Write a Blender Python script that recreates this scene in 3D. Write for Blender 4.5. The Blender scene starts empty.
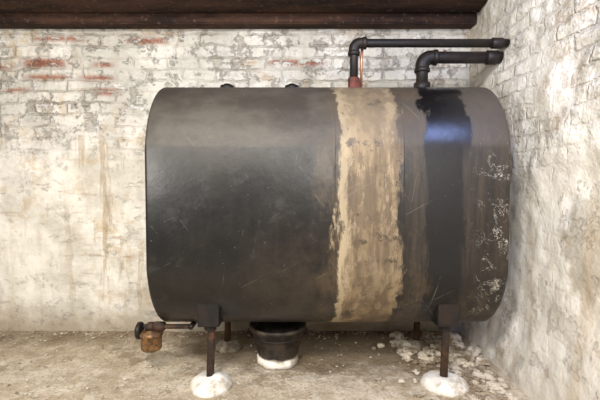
import bpy, bmesh, math, random
from mathutils import Vector, noise, Matrix
random.seed(4)
CH=0.955
scene=bpy.context.scene
try:
    scene.view_settings.view_transform='Standard'
except Exception: pass

# ---------------- node helper ----------------
class M:
    def __init__(s,name,rough=0.8,metal=0.0,spec=.5):
        s.m=bpy.data.materials.new(name); s.m.use_nodes=True
        s.nt=s.m.node_tree; s.b=s.nt.nodes['Principled BSDF']
        s.b.inputs['Roughness'].default_value=rough; s.b.inputs['Metallic'].default_value=metal
        s.b.inputs['Specular IOR Level'].default_value=spec
        tc=s.nt.nodes.new('ShaderNodeTexCoord'); s.P=tc.outputs['Object']
        sx=s.nt.nodes.new('ShaderNodeSeparateXYZ'); s.nt.links.new(s.P,sx.inputs[0])
        s.x,s.y,s.z=sx.outputs
    def _set(s,inp,v):
        if isinstance(v,bpy.types.NodeSocket): s.nt.links.new(v,inp)
        elif isinstance(v,(tuple,list)):
            inp.default_value=(*v,1) if len(v)==3 and len(inp.default_value)==4 else v
        else: inp.default_value=v
    def math(s,op,a,b=0.0,c=0.0,clamp=False):
        n=s.nt.nodes.new('ShaderNodeMath'); n.operation=op; n.use_clamp=clamp
        s._set(n.inputs[0],a); s._set(n.inputs[1],b); s._set(n.inputs[2],c); return n.outputs[0]
    def mul(s,a,b): return s.math('MULTIPLY',a,b)
    def add(s,a,b): return s.math('ADD',a,b)
    def sub(s,a,b): return s.math('SUBTRACT',a,b)
    def mx(s,a,b): return s.math('MAXIMUM',a,b)
    def ss(s,v,a,b,lo=0.0,hi=1.0):
        n=s.nt.nodes.new('ShaderNodeMapRange'); n.interpolation_type='SMOOTHSTEP'
        if a>b: a,b,lo,hi=b,a,hi,lo
        s._set(n.inputs['Value'],v); n.inputs['From Min'].default_value=a; n.inputs['From Max'].default_value=b
        n.inputs['To Min'].default_value=lo; n.inputs['To Max'].default_value=hi; return n.outputs['Result']
    def band(s,v,a,b,e): return s.mul(s.ss(v,a-e,a+e),s.ss(v,b+e,b-e))
    def vec(s,x,y,z=0.0):
        n=s.nt.nodes.new('ShaderNodeCombineXYZ'); s._set(n.inputs[0],x); s._set(n.inputs[1],y); s._set(n.inputs[2],z); return n.outputs[0]
    def noise(s,scale,detail=6,rough=0.6,v=None,st=None,dist=0.0,off=0.0):
        n=s.nt.nodes.new('ShaderNodeTexNoise'); v=v or s.P
        if st or off:
            mp=s.nt.nodes.new('ShaderNodeMapping'); s.nt.links.new(v,mp.inputs[0])
            mp.inputs['Scale'].default_value=st or (1,1,1); mp.inputs['Location'].default_value=(off,off*.7,off*1.3); v=mp.outputs[0]
        s.nt.links.new(v,n.inputs['Vector']); n.inputs['Scale'].default_value=scale
        n.inputs['Detail'].default_value=detail; n.inputs['Roughness'].default_value=rough; n.inputs['Distortion'].default_value=dist
        return n.outputs['Fac']
    def mix(s,f,a,b,mode='MIX'):
        n=s.nt.nodes.new('ShaderNodeMix'); n.data_type='RGBA'; n.blend_type=mode
        s._set(n.inputs[0],f); s._set(n.inputs[6],a); s._set(n.inputs[7],b); return n.outputs[2]
    def color(s,c): s._set(s.b.inputs['Base Color'],c)
    def rough(s,c): s._set(s.b.inputs['Roughness'],c)
    def bump(s,h,strength=0.5,dist=0.01):
        n=s.nt.nodes.new('ShaderNodeBump'); s._set(n.inputs['Height'],h)
        n.inputs['Strength'].default_value=strength; n.inputs['Distance'].default_value=dist
        s.nt.links.new(n.outputs[0],s.b.inputs['Normal'])

# ---------------- wall material ----------------
def wall_mat(name,axis):
    w=M(name,0.88,spec=.25)
    u=w.x if axis=='x' else w.y
    n1=w.noise(2.5,3,.5); n2=w.noise(14,5,.7,off=3); n3=w.noise(11,5,.7,off=17)
    uu=w.add(u,w.mul(w.sub(n3,.5),.09)); zz=w.add(w.z,w.add(w.mul(w.sub(n1,.5),.05),w.mul(w.sub(n2,.5),.045)))
    br=w.nt.nodes.new('ShaderNodeTexBrick')
    w.nt.links.new(w.vec(uu,zz),br.inputs['Vector'])
    br.inputs['Color1'].default_value=(0,0,0,1); br.inputs['Color2'].default_value=(1,1,1,1); br.inputs['Mortar'].default_value=(.5,.5,.5,1)
    br.inputs['Scale'].default_value=1; br.inputs['Brick Width'].default_value=.215; br.inputs['Row Height'].default_value=.074
    br.inputs['Mortar Size'].default_value=.012; br.inputs['Mortar Smooth'].default_value=1.0
    mort=br.outputs['Fac']
    big=w.noise(1.6,5,.6,off=7); mid=w.noise(6,7,.68,off=11); fine=w.noise(40,6,.7,off=5)
    blot=w.noise(2.6,8,.72,off=44)
    streak=w.noise(6,6,.65,st=(1,1,.13),off=2); hst=w.noise(5,6,.7,st=(.3,.3,2.2),off=52)
    vis=w.ss(w.noise(3.5,5,.65,off=77),.38,.62,.15,1.0)
    if axis=='x':
        c=w.mix(w.ss(blot,.38,.62),(.90,.87,.80),(.66,.63,.56))
        up=w.ss(w.add(w.z,w.mul(w.sub(mid,.5),.6)),1.05,1.4)
        c=w.mix(w.mul(up,w.ss(blot,.32,.6,.25,.75)),c,(.53,.52,.47))
        brick=w.mul(vis,w.add(.10,w.mul(up,.9)))
        fl=w.ss(w.noise(7,8,.78,off=23),.54,.58)
        c=w.mix(w.mul(fl,w.add(.15,w.mul(up,.5))),c,(.36,.33,.285))
        fl2=w.ss(w.noise(12,8,.8,st=(.5,1,1),off=29),.57,.6)
        c=w.mix(w.mul(fl2,w.add(.15,w.mul(up,.45))),c,(.92,.90,.84))
        c=w.mix(w.mul(mort,w.mul(brick,.55)),c,(.34,.29,.22))
        oc=w.mul(w.ss(big,.44,.60),w.ss(w.noise(8,7,.75,off=31),.5,.60))
        c=w.mix(w.mul(oc,.55),c,(.54,.40,.23))
        hs=w.mul(w.ss(hst,.55,.64),w.ss(w.noise(2.0,4,.6,off=65),.44,.58))
        c=w.mix(w.mul(hs,.7),c,(.40,.26,.14))
        d=w.mul(w.ss(streak,.50,.66),w.ss(w.add(w.z,w.mul(mid,.5)),1.55,1.0))
        c=w.mix(w.mul(d,.42),c,(.52,.41,.27))
        # long brown drip stains left of the tank
        dr=w.mul(w.ss(w.noise(13,6,.7,st=(1,1,.09),off=93),.53,.60),w.mul(w.band(w.add(u,w.mul(w.sub(mid,.5),.3)),-1.5,-1.0,.08),w.band(w.add(w.z,w.mul(w.sub(mid,.5),.4)),.15,1.25,.12)))
        c=w.mix(w.mul(dr,.6),c,(.42,.30,.17))
        dk=w.mul(w.ss(w.noise(9,6,.7,st=(1,1,.2),off=83),.57,.65),w.ss(w.noise(2,3,.5,off=87),.46,.58))
        c=w.mix(w.mul(dk,.4),c,(.33,.24,.15))
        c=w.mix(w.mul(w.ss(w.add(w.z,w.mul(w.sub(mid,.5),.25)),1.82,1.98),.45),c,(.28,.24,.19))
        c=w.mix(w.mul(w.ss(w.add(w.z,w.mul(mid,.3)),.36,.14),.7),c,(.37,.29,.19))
        def patch(x0,x1,z0,z1,th):
            m=w.mul(w.band(u,x0,x1,.06),w.band(w.z,z0,z1,.02))
            return w.mul(m,w.ss(w.noise(17,7,.78,st=(.6,1,1),off=40+x0),th,th+.03))
        red=patch(-1.78,-1.5,1.71,1.765,.42)
        for a in ((-1.99,-1.85,1.70,1.74,.43),(-1.76,-1.5,1.63,1.665,.42),(-1.42,-1.2,1.62,1.66,.42),(-1.3,-1.17,1.53,1.575,.40),(-1.33,-1.2,1.71,1.74,.42),(-1.1,-.85,1.86,1.90,.45),(-1.7,-1.4,1.88,1.91,.45),(-.2,.15,1.72,1.76,.47),(-1.9,-1.75,1.55,1.58,.46)):
            red=w.mx(red,patch(*a))
        red=w.mx(red,w.mul(w.ss(w.noise(6,8,.78,st=(.6,1,1),off=61),.63,.65),up))
        red=w.mul(red,w.sub(1.0,w.mul(mort,.8)))
        c=w.mix(w.mul(red,.9),c,w.mix(fine,(.40,.13,.07),(.27,.12,.08)))
        h=w.add(w.mul(w.mul(w.sub(1.0,mort),brick),.8),w.add(w.mul(mid,.9),w.mul(fine,.22)))
        h=w.sub(h,w.mul(red,.25)); h=w.sub(h,w.mul(fl,w.add(.05,w.mul(up,.2)))); h=w.add(h,w.mul(fl2,.12))
    else:
        c=w.mix(w.ss(blot,.4,.62),(.92,.90,.84),(.74,.71,.64))
        up=w.ss(w.add(w.z,w.mul(w.sub(mid,.5),.6)),.95,1.4)
        brick=w.mul(vis,w.add(.10,w.mul(up,.6)))
        c=w.mix(w.mul(mort,w.mul(brick,.45)),c,(.44,.39,.31))
        fl=w.ss(w.noise(5,8,.75,off=23),.555,.585)
        c=w.mix(w.mul(fl,.45),c,(.52,.48,.41))
        pm=w.mul(w.band(w.add(u,w.mul(w.sub(mid,.5),.35)),1.2,1.62,.03),w.band(w.add(w.z,w.mul(w.sub(blot,.5),.4)),.55,.88,.03))
        c=w.mix(w.mul(pm,.85),c,w.mix(fine,(.54,.50,.42),(.42,.38,.31)))
        c=w.mix(w.mul(w.ss(streak,.51,.66),.45),c,(.58,.46,.31))
        oc=w.mul(w.ss(big,.48,.60),w.ss(w.noise(9,7,.75,off=31),.51,.61))
        c=w.mix(w.mul(oc,.55),c,(.48,.35,.22))
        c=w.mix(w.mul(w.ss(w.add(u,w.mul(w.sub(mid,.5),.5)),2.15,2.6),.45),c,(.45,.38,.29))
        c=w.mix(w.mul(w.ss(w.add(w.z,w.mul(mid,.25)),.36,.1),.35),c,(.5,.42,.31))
        h=w.add(w.mul(w.mul(w.sub(1.0,mort),brick),.8),w.add(w.mul(mid,1.1),w.mul(fine,.28)))
        h=w.sub(h,w.mul(fl,.15))
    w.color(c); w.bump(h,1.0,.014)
    return w.m

def floor_mat():
    w=M('concrete_floor',.92,spec=.2)
    a=w.noise(2.2,7,.7); b=w.noise(9,7,.75,off=4); f=w.noise(60,6,.75,off=9)
    c=w.mix(w.ss(a,.40,.58),(.78,.68,.53),(.56,.46,.33))
    c=w.mix(w.mul(w.ss(b,.49,.58),.5),c,(.44,.35,.235))
    c=w.mix(w.mul(w.ss(w.noise(10,8,.78,off=19),.535,.565),.6),c,(.84,.77,.65))
    c=w.mix(w.mul(w.ss(w.noise(4,9,.78,off=37),.55,.58),.6),c,(.30,.22,.13))
    c=w.mix(w.mul(w.ss(f,.53,.63),.6),c,(.27,.215,.15))
    e=w.mul(w.sub(b,.5),.5)
    dark_mask=w.mul(w.band(w.add(w.x,e),-.6,.95,.25),w.ss(w.add(w.y,e),1.93,2.15))  # darker brown floor below the tank, back to the wall
    c=w.mix(w.mul(dark_mask,.75),c,(.16,.115,.07))
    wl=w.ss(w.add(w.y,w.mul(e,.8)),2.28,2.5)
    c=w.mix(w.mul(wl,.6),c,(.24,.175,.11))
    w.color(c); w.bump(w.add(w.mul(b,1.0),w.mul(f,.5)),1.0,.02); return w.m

def tank_mat():
    w=M('tank_paint',.5,spec=.5)
    big=w.noise(3,5,.6,off=1); edge=w.noise(7,6,.7,st=(1,1,.35),off=5); fine=w.noise(30,6,.7,off=8)
    drip=w.noise(16,6,.7,st=(1,1,.10),off=12); ed2=w.noise(22,5,.7,st=(1,1,.25),off=3)
    mott=w.noise(9,7,.75,off=15); lm=w.noise(5,8,.72,st=(.6,1,1),off=19)
    X=w.x
    c=w.mix(w.ss(big,.4,.65),(.004,.004,.0045),(.012,.0105,.009))
    c=w.mix(w.mul(w.ss(drip,.5,.7),.3),c,(.030,.024,.018))
    c=w.mix(w.mul(w.ss(mott,.56,.64),.2),c,(.05,.045,.04))
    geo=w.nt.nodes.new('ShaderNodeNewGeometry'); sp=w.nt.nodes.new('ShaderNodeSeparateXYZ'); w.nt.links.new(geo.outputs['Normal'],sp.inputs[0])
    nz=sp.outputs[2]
    dust_light=w.mul(w.ss(nz,.03,.20),w.ss(lm,.35,.65,.92,.70))  # dust plus light from above, painted onto the upward-facing curve
    c=w.mix(dust_light,c,w.mix(w.ss(lm,.35,.65),(.098,.087,.072),(.062,.054,.044)))
    rt=w.ss(w.add(X,w.mul(w.sub(edge,.5),.15)),.31,.38)
    c=w.mix(w.mul(rt,.7),c,w.mix(w.ss(drip,.4,.6),(.052,.037,.023),(.016,.012,.009)))
    c=w.mix(w.mul(w.mul(rt,w.ss(nz,.03,.22)),.6),c,w.mix(mott,(.10,.083,.064),(.055,.045,.034)))
    c=w.mix(w.mul(w.mul(w.band(X,-.25,.10,.25),w.ss(w.z,.95,.5)),w.mul(w.ss(mott,.3,.6),.55)),c,(.055,.038,.024))
    # brown smear spreading out of the bare stripe into the black paint
    sm=w.mul(w.band(w.add(X,w.mul(w.sub(edge,.5),.3)),-.04,.42,.05),w.ss(w.noise(8,8,.78,st=(1,1,.4),off=47),.46,.56))
    c=w.mix(w.mul(sm,.5),c,(.085,.058,.033))
    ex=w.add(X,w.add(w.mul(w.sub(edge,.5),.17),w.mul(w.sub(ed2,.5),.09)))
    st=w.band(ex,.045,.325,.009)
    tan=w.mix(w.ss(drip,.4,.6),(.27,.20,.115),(.13,.092,.053))
    tan=w.mix(w.mul(w.ss(w.noise(6,9,.8,st=(1,1,.5),off=51),.46,.54),.65),tan,(.088,.062,.038))
    tan=w.mix(w.mul(w.ss(w.noise(9,8,.78,st=(1,1,.35),off=57),.53,.58),.55),tan,(.38,.30,.19))
    tan=w.mix(w.mul(w.band(ex,.045,.085,.014),.6),tan,(.44,.36,.235))
    tan=w.mix(w.mul(w.band(ex,.13,.30,.05),w.mul(w.ss(w.z,1.0,.75),w.ss(lm,.35,.6,.2,.65))),tan,(.095,.066,.039))
    tan=w.mix(w.mul(w.ss(nz,.05,.4),.5),tan,(.225,.18,.12))
    stf=w.mul(st,w.ss(w.noise(12,8,.75,off=33),.38,.44,.25,1.0))
    c=w.mix(stf,c,tan)
    # glossy oil spill
    ox=w.add(X,w.add(w.mul(w.sub(edge,.5),.13),w.mul(w.sub(drip,.5),.14)))
    dark_mask=w.mx(w.mul(w.band(ox,.44,.635,.008),w.ss(w.z,1.0,1.18)),w.mul(w.band(ox,.43,.60,.012),w.ss(w.add(w.z,w.mul(drip,.5)),.35,.65)))
    dark_mask=w.mul(dark_mask,w.ss(drip,.3,.42,.5,1.0))
    c=w.mix(dark_mask,c,(.004,.004,.005))
    def scr(rot,th,off):
        mp=w.nt.nodes.new('ShaderNodeMapping'); w.nt.links.new(w.P,mp.inputs[0]); mp.inputs['Rotation'].default_value=(0,rot,0); mp.inputs['Location'].default_value=(off,0,off)
        n=w.noise(8,3,.5,v=mp.outputs[0],st=(.3,.3,14)); return w.ss(n,th,th+.02)
    sc=w.mul(w.mx(scr(.5,.70,3),w.mx(scr(-.9,.69,4),scr(1.4,.70,8))),w.ss(mott,.45,.56))
    c=w.mix(w.mul(sc,.4),c,(.17,.155,.13))
    spk=w.ss(w.noise(70,3,.6,off=71),.71,.74)
    c=w.mix(w.mul(spk,.35),c,(.26,.23,.18))
    pn=w.noise(8,5,.7,off=81,dist=1.6)
    ridge=w.math('ABSOLUTE',w.sub(pn,.5))
    spl=w.mul(w.ss(ridge,.011,.004),w.ss(w.add(X,w.mul(w.sub(big,.5),.4)),.62,.74))
    spl=w.mul(w.mul(spl,w.ss(w.z,1.2,1.05)),w.ss(w.noise(11,4,.6,off=91),.47,.55))
    bl=w.mul(w.mul(w.ss(w.noise(14,8,.8,off=99),.60,.62),w.ss(X,.68,.78)),w.band(w.z,.45,1.08,.08))
    spl=w.mx(spl,bl)
    c=w.mix(w.mul(spl,.75),c,(.52,.49,.42))
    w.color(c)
    r=w.add(.30,w.add(w.mul(fine,.14),w.mul(w.ss(mott,.5,.62),.12)))
    n=w.mix(w.mul(dark_mask,w.ss(w.z,.95,1.15,.5,1.0)),w.mix(w.mx(stf,dust_light),w.mix(rt,r,(.5,.5,.5)),(.62,.62,.62)),(.30,.30,.30))
    w.rough(n)
    seam=w.mx(w.band(X,.028,.034,.003),w.band(X,.33,.336,.003))
    w.bump(w.add(w.add(w.mul(fine,.2),w.mul(big,1.2)),w.add(w.mul(mott,.25),w.mul(seam,.5))),.35,.008)
    return w.m

def iron(name,col=(.010,.009,.009),rust=(.05,.026,.016),r=.5,amt=.35):
    w=M(name,r,spec=.35); a=w.noise(12,6,.7)
    w.color(w.mix(w.mul(w.ss(a,.45,.65),amt),col,rust)); w.bump(a,.4,.004); return w.m

MW=wall_mat('painted_brick','x'); MR=wall_mat('rough_painted_masonry','y'); MF=floor_mat(); MT=tank_mat()
MI=iron('black_iron'); MBR=iron('rusty_iron',(.03,.022,.018),(.13,.055,.025),.7,.7)
MRED=iron('red_primer',(.17,.04,.028),(.05,.022,.016),.6,.9)
w=M('copper',.4,.8); w.color((.62,.28,.14)); MCU=w.m
w=M('aged_brass',.55,.2); a=w.noise(25,6,.7); w.color(w.mix(w.ss(a,.4,.6),(.34,.18,.07),(.08,.045,.025))); MBS=w.m
w=M('mortar',.9,spec=.2); a=w.noise(14,7,.75); w.color(w.mix(w.ss(a,.46,.64),(.86,.83,.76),(.50,.44,.35))); w.bump(a,.8,.01); MMO=w.m
w=M('mortar_shaded',.9,spec=.2); a=w.noise(14,7,.75); w.color(w.mix(w.ss(a,.38,.6),(.36,.31,.24),(.14,.11,.08))); w.bump(a,1,.015); MMS=w.m  # rear footings: shade under the tank painted in as darker mortar
w=M('beam_steel',.85,spec=.2); a=w.noise(5,7,.75,st=(.25,1,1)); b=w.noise(30,5,.7)
c=w.mix(w.ss(a,.38,.62),(.018,.011,.009),(.068,.034,.022)); c=w.mix(w.mul(w.ss(b,.56,.66),.45),c,(.17,.115,.08)); w.color(c); w.bump(b,.6,.008); MBEAM=w.m
w=M('old_timber',.85,spec=.2); a=w.noise(5,6,.7,st=(.12,1,6)); c=w.mix(w.ss(a,.35,.65),(.03,.017,.012),(.11,.055,.03)); w.color(c); w.bump(a,.6,.006); MTIM=w.m
w=M('bucket_rubber',.6,spec=.3); a=w.noise(14,6,.7); k=w.ss(w.add(w.z,w.mul(w.sub(a,.5),.05)),.04,.025)
c=w.mix(w.mul(w.ss(a,.42,.62),.7),(.020,.017,.015),(.095,.072,.052)); w.color(w.mix(k,c,(.66,.62,.54))); MBU=w.m
w=M('rubble_stone',.9,spec=.2); a=w.noise(9,5,.7); w.color(w.mix(w.ss(a,.42,.58),(.68,.61,.50),(.26,.20,.14))); w.bump(w.noise(40,5,.7),.6,.006); MRU=w.m

# ---------------- mesh helpers ----------------
def mk(name,bm,mat,parent=None,smooth=True,loc=None):
    bmesh.ops.recalc_face_normals(bm,faces=bm.faces)
    me=bpy.data.meshes.new(name); bm.to_mesh(me); bm.free()
    if smooth:
        for p in me.polygons: p.use_smooth=True
    o=bpy.data.objects.new(name,me); scene.collection.objects.link(o); me.materials.append(mat)
    if parent: o.parent=parent
    if loc: o.location=loc
    return o
def empty(name,loc=(0,0,0)):
    o=bpy.data.objects.new(name,None); scene.collection.objects.link(o); o.location=loc; return o
def grid_wall(name,mat,origin,U,V,nu,nv,N,fn):
    bm=bmesh.new(); vs=[]
    for j in range(nv+1):
        for i in range(nu+1):
            p=Vector(origin)+Vector(U)*(i/nu)+Vector(V)*(j/nv)
            vs.append(bm.verts.new(p+Vector(N)*fn(p)))
    for j in range(nv):
        for i in range(nu):
            a=j*(nu+1)+i
            bm.faces.new((vs[a],vs[a+1],vs[a+nu+2],vs[a+nu+1]))
    me=bpy.data.meshes.new(name); bm.to_mesh(me); bm.free()
    for p in me.polygons: p.use_smooth=True
    o=bpy.data.objects.new(name,me); scene.collection.objects.link(o); me.materials.append(mat); return o
def box(bm,c,s,bev=0.0):
    r=bmesh.ops.create_cube(bm,size=1,matrix=Matrix.Translation(c)@Matrix.Diagonal((*s,1)))
    if bev:
        es={e for v in r['verts'] for e in v.link_edges}
        bmesh.ops.bevel(bm,geom=list(es),offset=bev,segments=2,affect='EDGES')
def tube(bm,pts,r,seg=20,cap=True):
    pts=[Vector(p) for p in pts]; rs=r if isinstance(r,list) else [r]*len(pts)
    t=(pts[1]-pts[0]).normalized(); up=Vector((0,1,0)) if abs(t.y)<.9 else Vector((1,0,0))
    n=t.cross(up).normalized(); rings=[]
    for i,p in enumerate(pts):
        if i==0: t=(pts[1]-pts[0])
        elif i==len(pts)-1: t=pts[i]-pts[i-1]
        else: t=(pts[i+1]-pts[i]).normalized()+(pts[i]-pts[i-1]).normalized()
        if t.length<1e-9: t=Vector((0,0,1))
        t=t.normalized(); n=(n-t*n.dot(t)).normalized(); b=t.cross(n)
        rings.append([bm.verts.new(p+(n*math.cos(k*2*math.pi/seg)+b*math.sin(k*2*math.pi/seg))*rs[i]) for k in range(seg)])
    for A,B in zip(rings,rings[1:]):
        for k in range(seg): bm.faces.new((A[k],A[(k+1)%seg],B[(k+1)%seg],B[k]))
    if cap:
        bm.faces.new(rings[0][::-1]); bm.faces.new(rings[-1])
def lathe(bm,prof,c=(0,0,0),seg=36):
    c=Vector(c); rings=[[bm.verts.new(c+Vector((max(r,1e-4)*math.cos(k*2*math.pi/seg),max(r,1e-4)*math.sin(k*2*math.pi/seg),z))) for k in range(seg)] for r,z in prof]
    for A,B in zip(rings,rings[1:]):
        for k in range(seg): bm.faces.new((A[k],A[(k+1)%seg],B[(k+1)%seg],B[k]))
def fillet(pts,rad,n=8):
    pts=[Vector(p) for p in pts]; out=[pts[0]]
    for a,b,c in zip(pts,pts[1:],pts[2:]):
        u=(a-b).normalized(); v=(c-b).normalized(); o=b+(u+v)*rad
        for i in range(n+1):
            t=i/n*math.pi/2
            out.append(o-v*rad*math.cos(t)-u*rad*math.sin(t))
    out.append(pts[-1]); return out

# ---------------- room ----------------
XR=1.09; YB=2.6
def fb(p): return .012*noise.noise(p*2.0)+.008*noise.noise(p*7)+.004*noise.noise(p*22)
def fr(p):
    b=max(0,1-p.z/.5)
    return .03*noise.noise(p*1.6+Vector((5,5,5)))+.016*noise.noise(p*5)+.007*noise.noise(p*15)+.05*b*b
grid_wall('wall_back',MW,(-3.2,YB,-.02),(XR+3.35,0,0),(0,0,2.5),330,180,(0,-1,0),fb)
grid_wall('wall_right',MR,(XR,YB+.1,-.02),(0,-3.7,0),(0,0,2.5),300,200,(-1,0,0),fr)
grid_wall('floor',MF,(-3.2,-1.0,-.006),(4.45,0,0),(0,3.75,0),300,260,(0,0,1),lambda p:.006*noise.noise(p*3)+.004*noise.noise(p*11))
bm=bmesh.new()
for i in range(17):
    box(bm,(-.95,-.95+i*.22,2.395),(4.5,.212,.03),.003)
mk('ceiling',bm,MTIM,smooth=False)
bm=bmesh.new()   # I beam
box(bm,(-1.0,2.39,2.015),(4.36,.19,.018),.003)
box(bm,(-1.0,2.39,2.2),(4.36,.014,.345),.002)
box(bm,(-1.0,2.39,2.365),(4.36,.19,.018),.003)
mk('steel_beam',bm,MBEAM,smooth=False)
bm=bmesh.new()
box(bm,(-1.0,2.55,1.985),(4.36,.09,.07),.006)
mk('timber_sill',bm,MBEAM,smooth=False)

# ---------------- tank ----------------
TX,TY=.122,2.10; R=.34; ZU=CH+.159; ZL=CH-.37; HL=.808
tank=empty('oil_tank',(TX,TY,0))
def section(rad,K=math.radians(10)):
    pts=[]; n=32; sK=math.sin(K)
    for i in range(n+1):
        a=K+(math.pi-2*K)*i/n; pts.append((-math.cos(a)/math.cos(K)*rad,ZU+((math.sin(a)-sK)/(1-sK)*.985+.015)*rad))
    for i in range(n+1):
        a=K+(math.pi-2*K)*i/n; pts.append((math.cos(a)/math.cos(K)*rad,ZL-((math.sin(a)-sK)/(1-sK)*.985+.015)*rad))
    return pts
bm=bmesh.new(); rings=[]
prof=[]
rr=.016
for f in (0,.25,.5,.7,.85,.95): prof.append((-HL-.02*(1-f*f),f*(R-rr)))
for i in range(0,7):
    t=i/6*math.pi/2; prof.append((-HL+rr-rr*math.cos(t),R-rr+rr*math.sin(t)))
m=[(-x,r) for x,r in prof[::-1]]
mid=[(x,R) for x in [-HL+.1+i*.1 for i in range(15)]]
for x,r in prof+mid+m:
    rings.append([bm.verts.new((x,y,z)) for y,z in section(max(r,1e-3))])
for A,B in zip(rings,rings[1:]):
    n=len(A)
    for k in range(n): bm.faces.new((A[k],A[(k+1)%n],B[(k+1)%n],B[k]))
bm.faces.new(rings[0]); bm.faces.new(rings[-1][::-1])
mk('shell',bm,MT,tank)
ZT=CH+.50
for i,px in enumerate((228,292)):
    X=(px-300)*2.1/400-TX
    bm=bmesh.new(); lathe(bm,[(0,.012),(.016,.012),(.02,.008),(.02,.004),(.036,.002),(.038,-.02),(0,-.02)],(X,0,ZT+.012),24)
    mk('bung_%d'%(i+1),bm,MI,tank)
k=0
for lx in (-.425,.688):
    for ly in (1.875,2.325):
        k+=1; X=lx-TX; Y=ly-TY; s=-1 if ly<2.1 else 1
        bm=bmesh.new()
        box(bm,(X,Y+s*.045,CH-.60),(.10,.008,.115),.002)
        for sx in (-1,1): box(bm,(X+sx*.046,Y+s*.0,CH-.60),(.008,.09,.115),.002)
        box(bm,(X,Y,CH-.655),(.10,.09,.008),.002)
        mk('leg_bracket_%d'%k,bm,MI,tank,smooth=False)
        bm=bmesh.new(); lathe(bm,[(.001,.0),(.029,0),(.029,-.028),(.001,-.028)],(X,Y,CH-.655),24)
        mk('leg_collar_%d'%k,bm,MI,tank,smooth=False)
        bm=bmesh.new(); tube(bm,[(X,Y,CH-.62),(X+.006,Y,.3),(X-.004,Y,.012)],.0185,24)
        mk('leg_%d'%k,bm,MBR,tank)
        bm=bmesh.new()
        pr=[(0,.046),(.022,.047),(.04,.045),(.055,.041),(.068,.035),(.08,.028),(.09,.018),(.096,.006),(.099,-.014),(0,-.014)]
        if s>0: pr=[(r*.75,z*.8) for r,z in pr]
        lathe(bm,pr,(0,0,0),60)
        for v in bm.verts:
            q=v.co*8+Vector((k*7,0,0)); f=1.05+.22*noise.noise(q)+.07*noise.noise(q*3); v.co.x*=f; v.co.y*=f
            if v.co.z>0: v.co.z*=1+.3*noise.noise(q*1.6)+.15*noise.noise(q*4)
        mk('mortar_footing_%d'%k,bm,MMO if s<0 else MMS,tank,loc=(X,Y,.002))

# ---------------- pipes ----------------
def pipe(name,X,Y,Z,r):
    e=empty(name,(X,Y,0)); XE=XR+.02-X
    bm=bmesh.new(); tube(bm,fillet([(0,0,ZT+.0),(0,0,Z),(XE,0,Z)],r*1.7),r,24); mk('pipe_run',bm,MI,e)
    fr_=r+.006; a=r*1.5
    pts=fillet([(0,0,Z-a-.025),(0,0,Z),(a+.025,0,Z)],a)
    bm=bmesh.new(); tube(bm,pts,fr_,28)
    tube(bm,[(0,0,Z-a-.033),(0,0,Z-a-.030),(0,0,Z-a-.014),(0,0,Z-a-.01)],[fr_,fr_+.004,fr_+.004,fr_],28)
    tube(bm,[(a+.01,0,Z),(a+.014,0,Z),(a+.030,0,Z),(a+.033,0,Z)],[fr_,fr_+.004,fr_+.004,fr_],28)
    mk('elbow',bm,MI,e)
    bm=bmesh.new(); c=XE-.085
    tube(bm,[(c-.03,0,Z),(c-.026,0,Z),(c+.026,0,Z),(c+.03,0,Z)],[r+.002,r+.006,r+.006,r+.002],28); mk('coupling',bm,MI,e)
    return e
pa=pipe('vent_pipe',.281,2.11,CH+.737,.0215)
bm=bmesh.new(); tube(bm,[(0,0,ZT-.001),(0,0,ZT+.055),(0,0,ZT+.06)],[.031,.031,.024],8); mk('bushing',bm,MRED,pa,smooth=False)
pb=pipe('fill_pipe',.655,2.17,CH+.682,.031)
bm=bmesh.new(); tube(bm,[(0,0,ZT-.008),(0,0,ZT+.045),(0,0,ZT+.05)],[.043,.043,.036],24); mk('bushing',bm,MI,pb)
bm=bmesh.new()
tube(bm,[(.043,.03,ZT-.001),(.043,.03,CH+.66),(.047,.02,CH+.725)],.007,12)
mk('copper_tube',bm,MCU,pa)

# ---------------- oil filter + valve ----------------
of=empty('oil_filter',(-.742,1.97,0))
bm=bmesh.new()
zc=CH-.775
lathe(bm,[(0,-.058),(.014,-.058),(.016,-.048),(.044,-.045),(.050,-.036),(.050,.026),(.056,.028),(.056,.04),(.045,.048),(.02,.054),(.018,.062),(0,.062)],(0,0,zc),32)
mk('canister',bm,MBS,of)
bm=bmesh.new()
tube(bm,fillet([(0,0,zc+.055),(0,0,CH-.705),(.20,0,CH-.705)],.014),.012,14)
box(bm,(.04,0,CH-.705),(.06,.042,.042),.006)
box(bm,(-.002,0,CH-.705),(.045,.05,.035),.006)
mk('supply_line',bm,MBR,of)
bm=bmesh.new()
tube(bm,[(.20,-.012,CH-.705),(.20,.05,CH-.705),(.20,.10,CH-.703)],.013,14)
mk('tank_outlet',bm,MI,of)
bm=bmesh.new()
tube(bm,[(-.02,0,CH-.70),(-.045,0,CH-.705)],.009,12)
tube(bm,[(-.045,0,CH-.725),(-.05,0,CH-.725),(-.066,0,CH-.725),(-.072,0,CH-.725)],[.03,.042,.042,.03],20)
mk('valve_wheel',bm,MI,of)

# ---------------- bucket ----------------
bu=empty('bucket',(-.120,2.15,.008))
bm=bmesh.new()
lathe(bm,[(0,0),(.096,0),(.10,.006),(.144,.175),(.154,.177),(.156,.193),(.150,.197),(.142,.193),(.136,.175),(.094,.014),(0,.014)],(0,0,0),44)
mk('body',bm,MBU,bu)
bm=bmesh.new()
hp=[(math.cos(a)*.158,-.02-math.sin(a)*.13,.175-math.sin(a)*.03) for a in [i/16*math.pi for i in range(17)]]
tube(bm,hp,.003,8); mk('bail_handle',bm,MI,bu)
bm=bmesh.new()
lathe(bm,[(.09,.03),(.106,.026),(.112,.014),(.116,-.008),(.09,-.008)],(0,0,0),60)
for v in bm.verts:
    f=1+.10*noise.noise(v.co*14)+.04*noise.noise(v.co*50); v.co.x*=f; v.co.y*=f
mk('plaster_crust',bm,MMO,bu)

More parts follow.
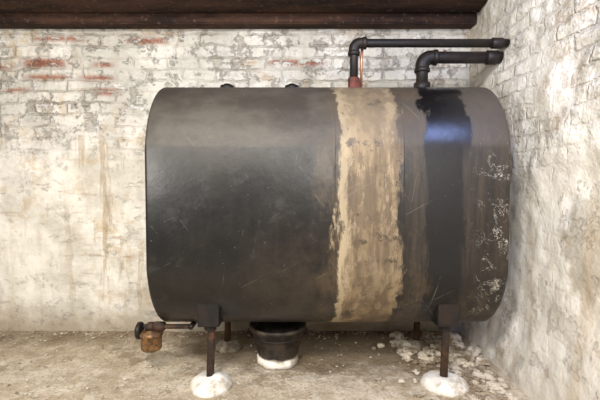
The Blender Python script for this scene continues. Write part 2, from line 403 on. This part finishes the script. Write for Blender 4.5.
# ---------------- rubble ----------------
def stone(x,y,s,bm):
    r=bmesh.ops.create_icosphere(bm,subdivisions=2,radius=s)
    sc=Vector((random.uniform(.8,1.4),random.uniform(.7,1.2),random.uniform(.35,.7))); o=Vector((random.random()*50,)*3)
    rot=Matrix.Rotation(random.random()*6.28,3,'Z')
    for v in r['verts']:
        q=v.co.normalized(); f=1+.55*noise.noise(q*1.7+o)
        p=rot@Vector((v.co.x*sc.x*f,v.co.y*sc.y*f,v.co.z*sc.z*f)); v.co=p+Vector((x,y,s*.3-.002))
bm=bmesh.new()
for i in range(520):
    x=min(1.0,.98-abs(random.gauss(0,.2))); y=random.uniform(1.7,2.5)
    if (x-.688)**2+(y-1.875)**2<.014: continue
    stone(x,y,random.choice([.005,.006,.008,.01,.014,.02])*random.uniform(.7,1.3),bm)
for i in range(34): stone(random.uniform(.58,1.0),random.uniform(2.1,2.5),random.uniform(.022,.05),bm)
mk('rubble',bm,MRU,smooth=False)
bm=bmesh.new()
for i in range(900):
    stone(random.uniform(-2,.95),random.choice([random.uniform(1.5,2.5),2.57-abs(random.gauss(0,.06))]),random.uniform(.002,.008),bm)
mk('floor_grit',bm,MRU,smooth=False)

# ---------------- lights ----------------
def area(name,loc,target,size,e,col,sy=None):
    l=bpy.data.lights.new(name,'AREA'); l.energy=e; l.color=col; l.size=size
    if sy: l.shape='RECTANGLE'; l.size_y=sy
    o=bpy.data.objects.new(name,l); scene.collection.objects.link(o); o.location=loc
    o.rotation_euler=(Vector(target)-Vector(loc)).to_track_quat('-Z','Y').to_euler(); return o
area('ceiling_lamp',(-.5,-.1,2.3),(0,2.2,.7),.45,86,(1,.95,.875))
area('fill_light',(-1.5,.3,1.3),(-1.2,2.5,.6),.5,26,(1,.955,.885))  # added fill for the left wall, no visible source
area('fill_light',(.4,-.3,1.6),(1.1,2.0,.7),.5,28,(1,.96,.90))  # second added fill, aimed at the right wall
area('cellar_window_light',(1.0,.82,1.98),(.62,1.78,1.2),.36,13.0,(.33,.46,1.0))
wd=bpy.data.worlds.new('World'); scene.world=wd; wd.use_nodes=True
wd.node_tree.nodes['Background'].inputs[0].default_value=(1,.97,.93,1); wd.node_tree.nodes['Background'].inputs[1].default_value=.26

cam=bpy.data.cameras.new('camera'); co=bpy.data.objects.new('camera',cam); scene.collection.objects.link(co)
cam.lens=24; cam.sensor_width=36; cam.clip_start=.02
co.location=(0,0,CH); co.rotation_euler=(math.radians(90-2.15),0,0); scene.camera=co
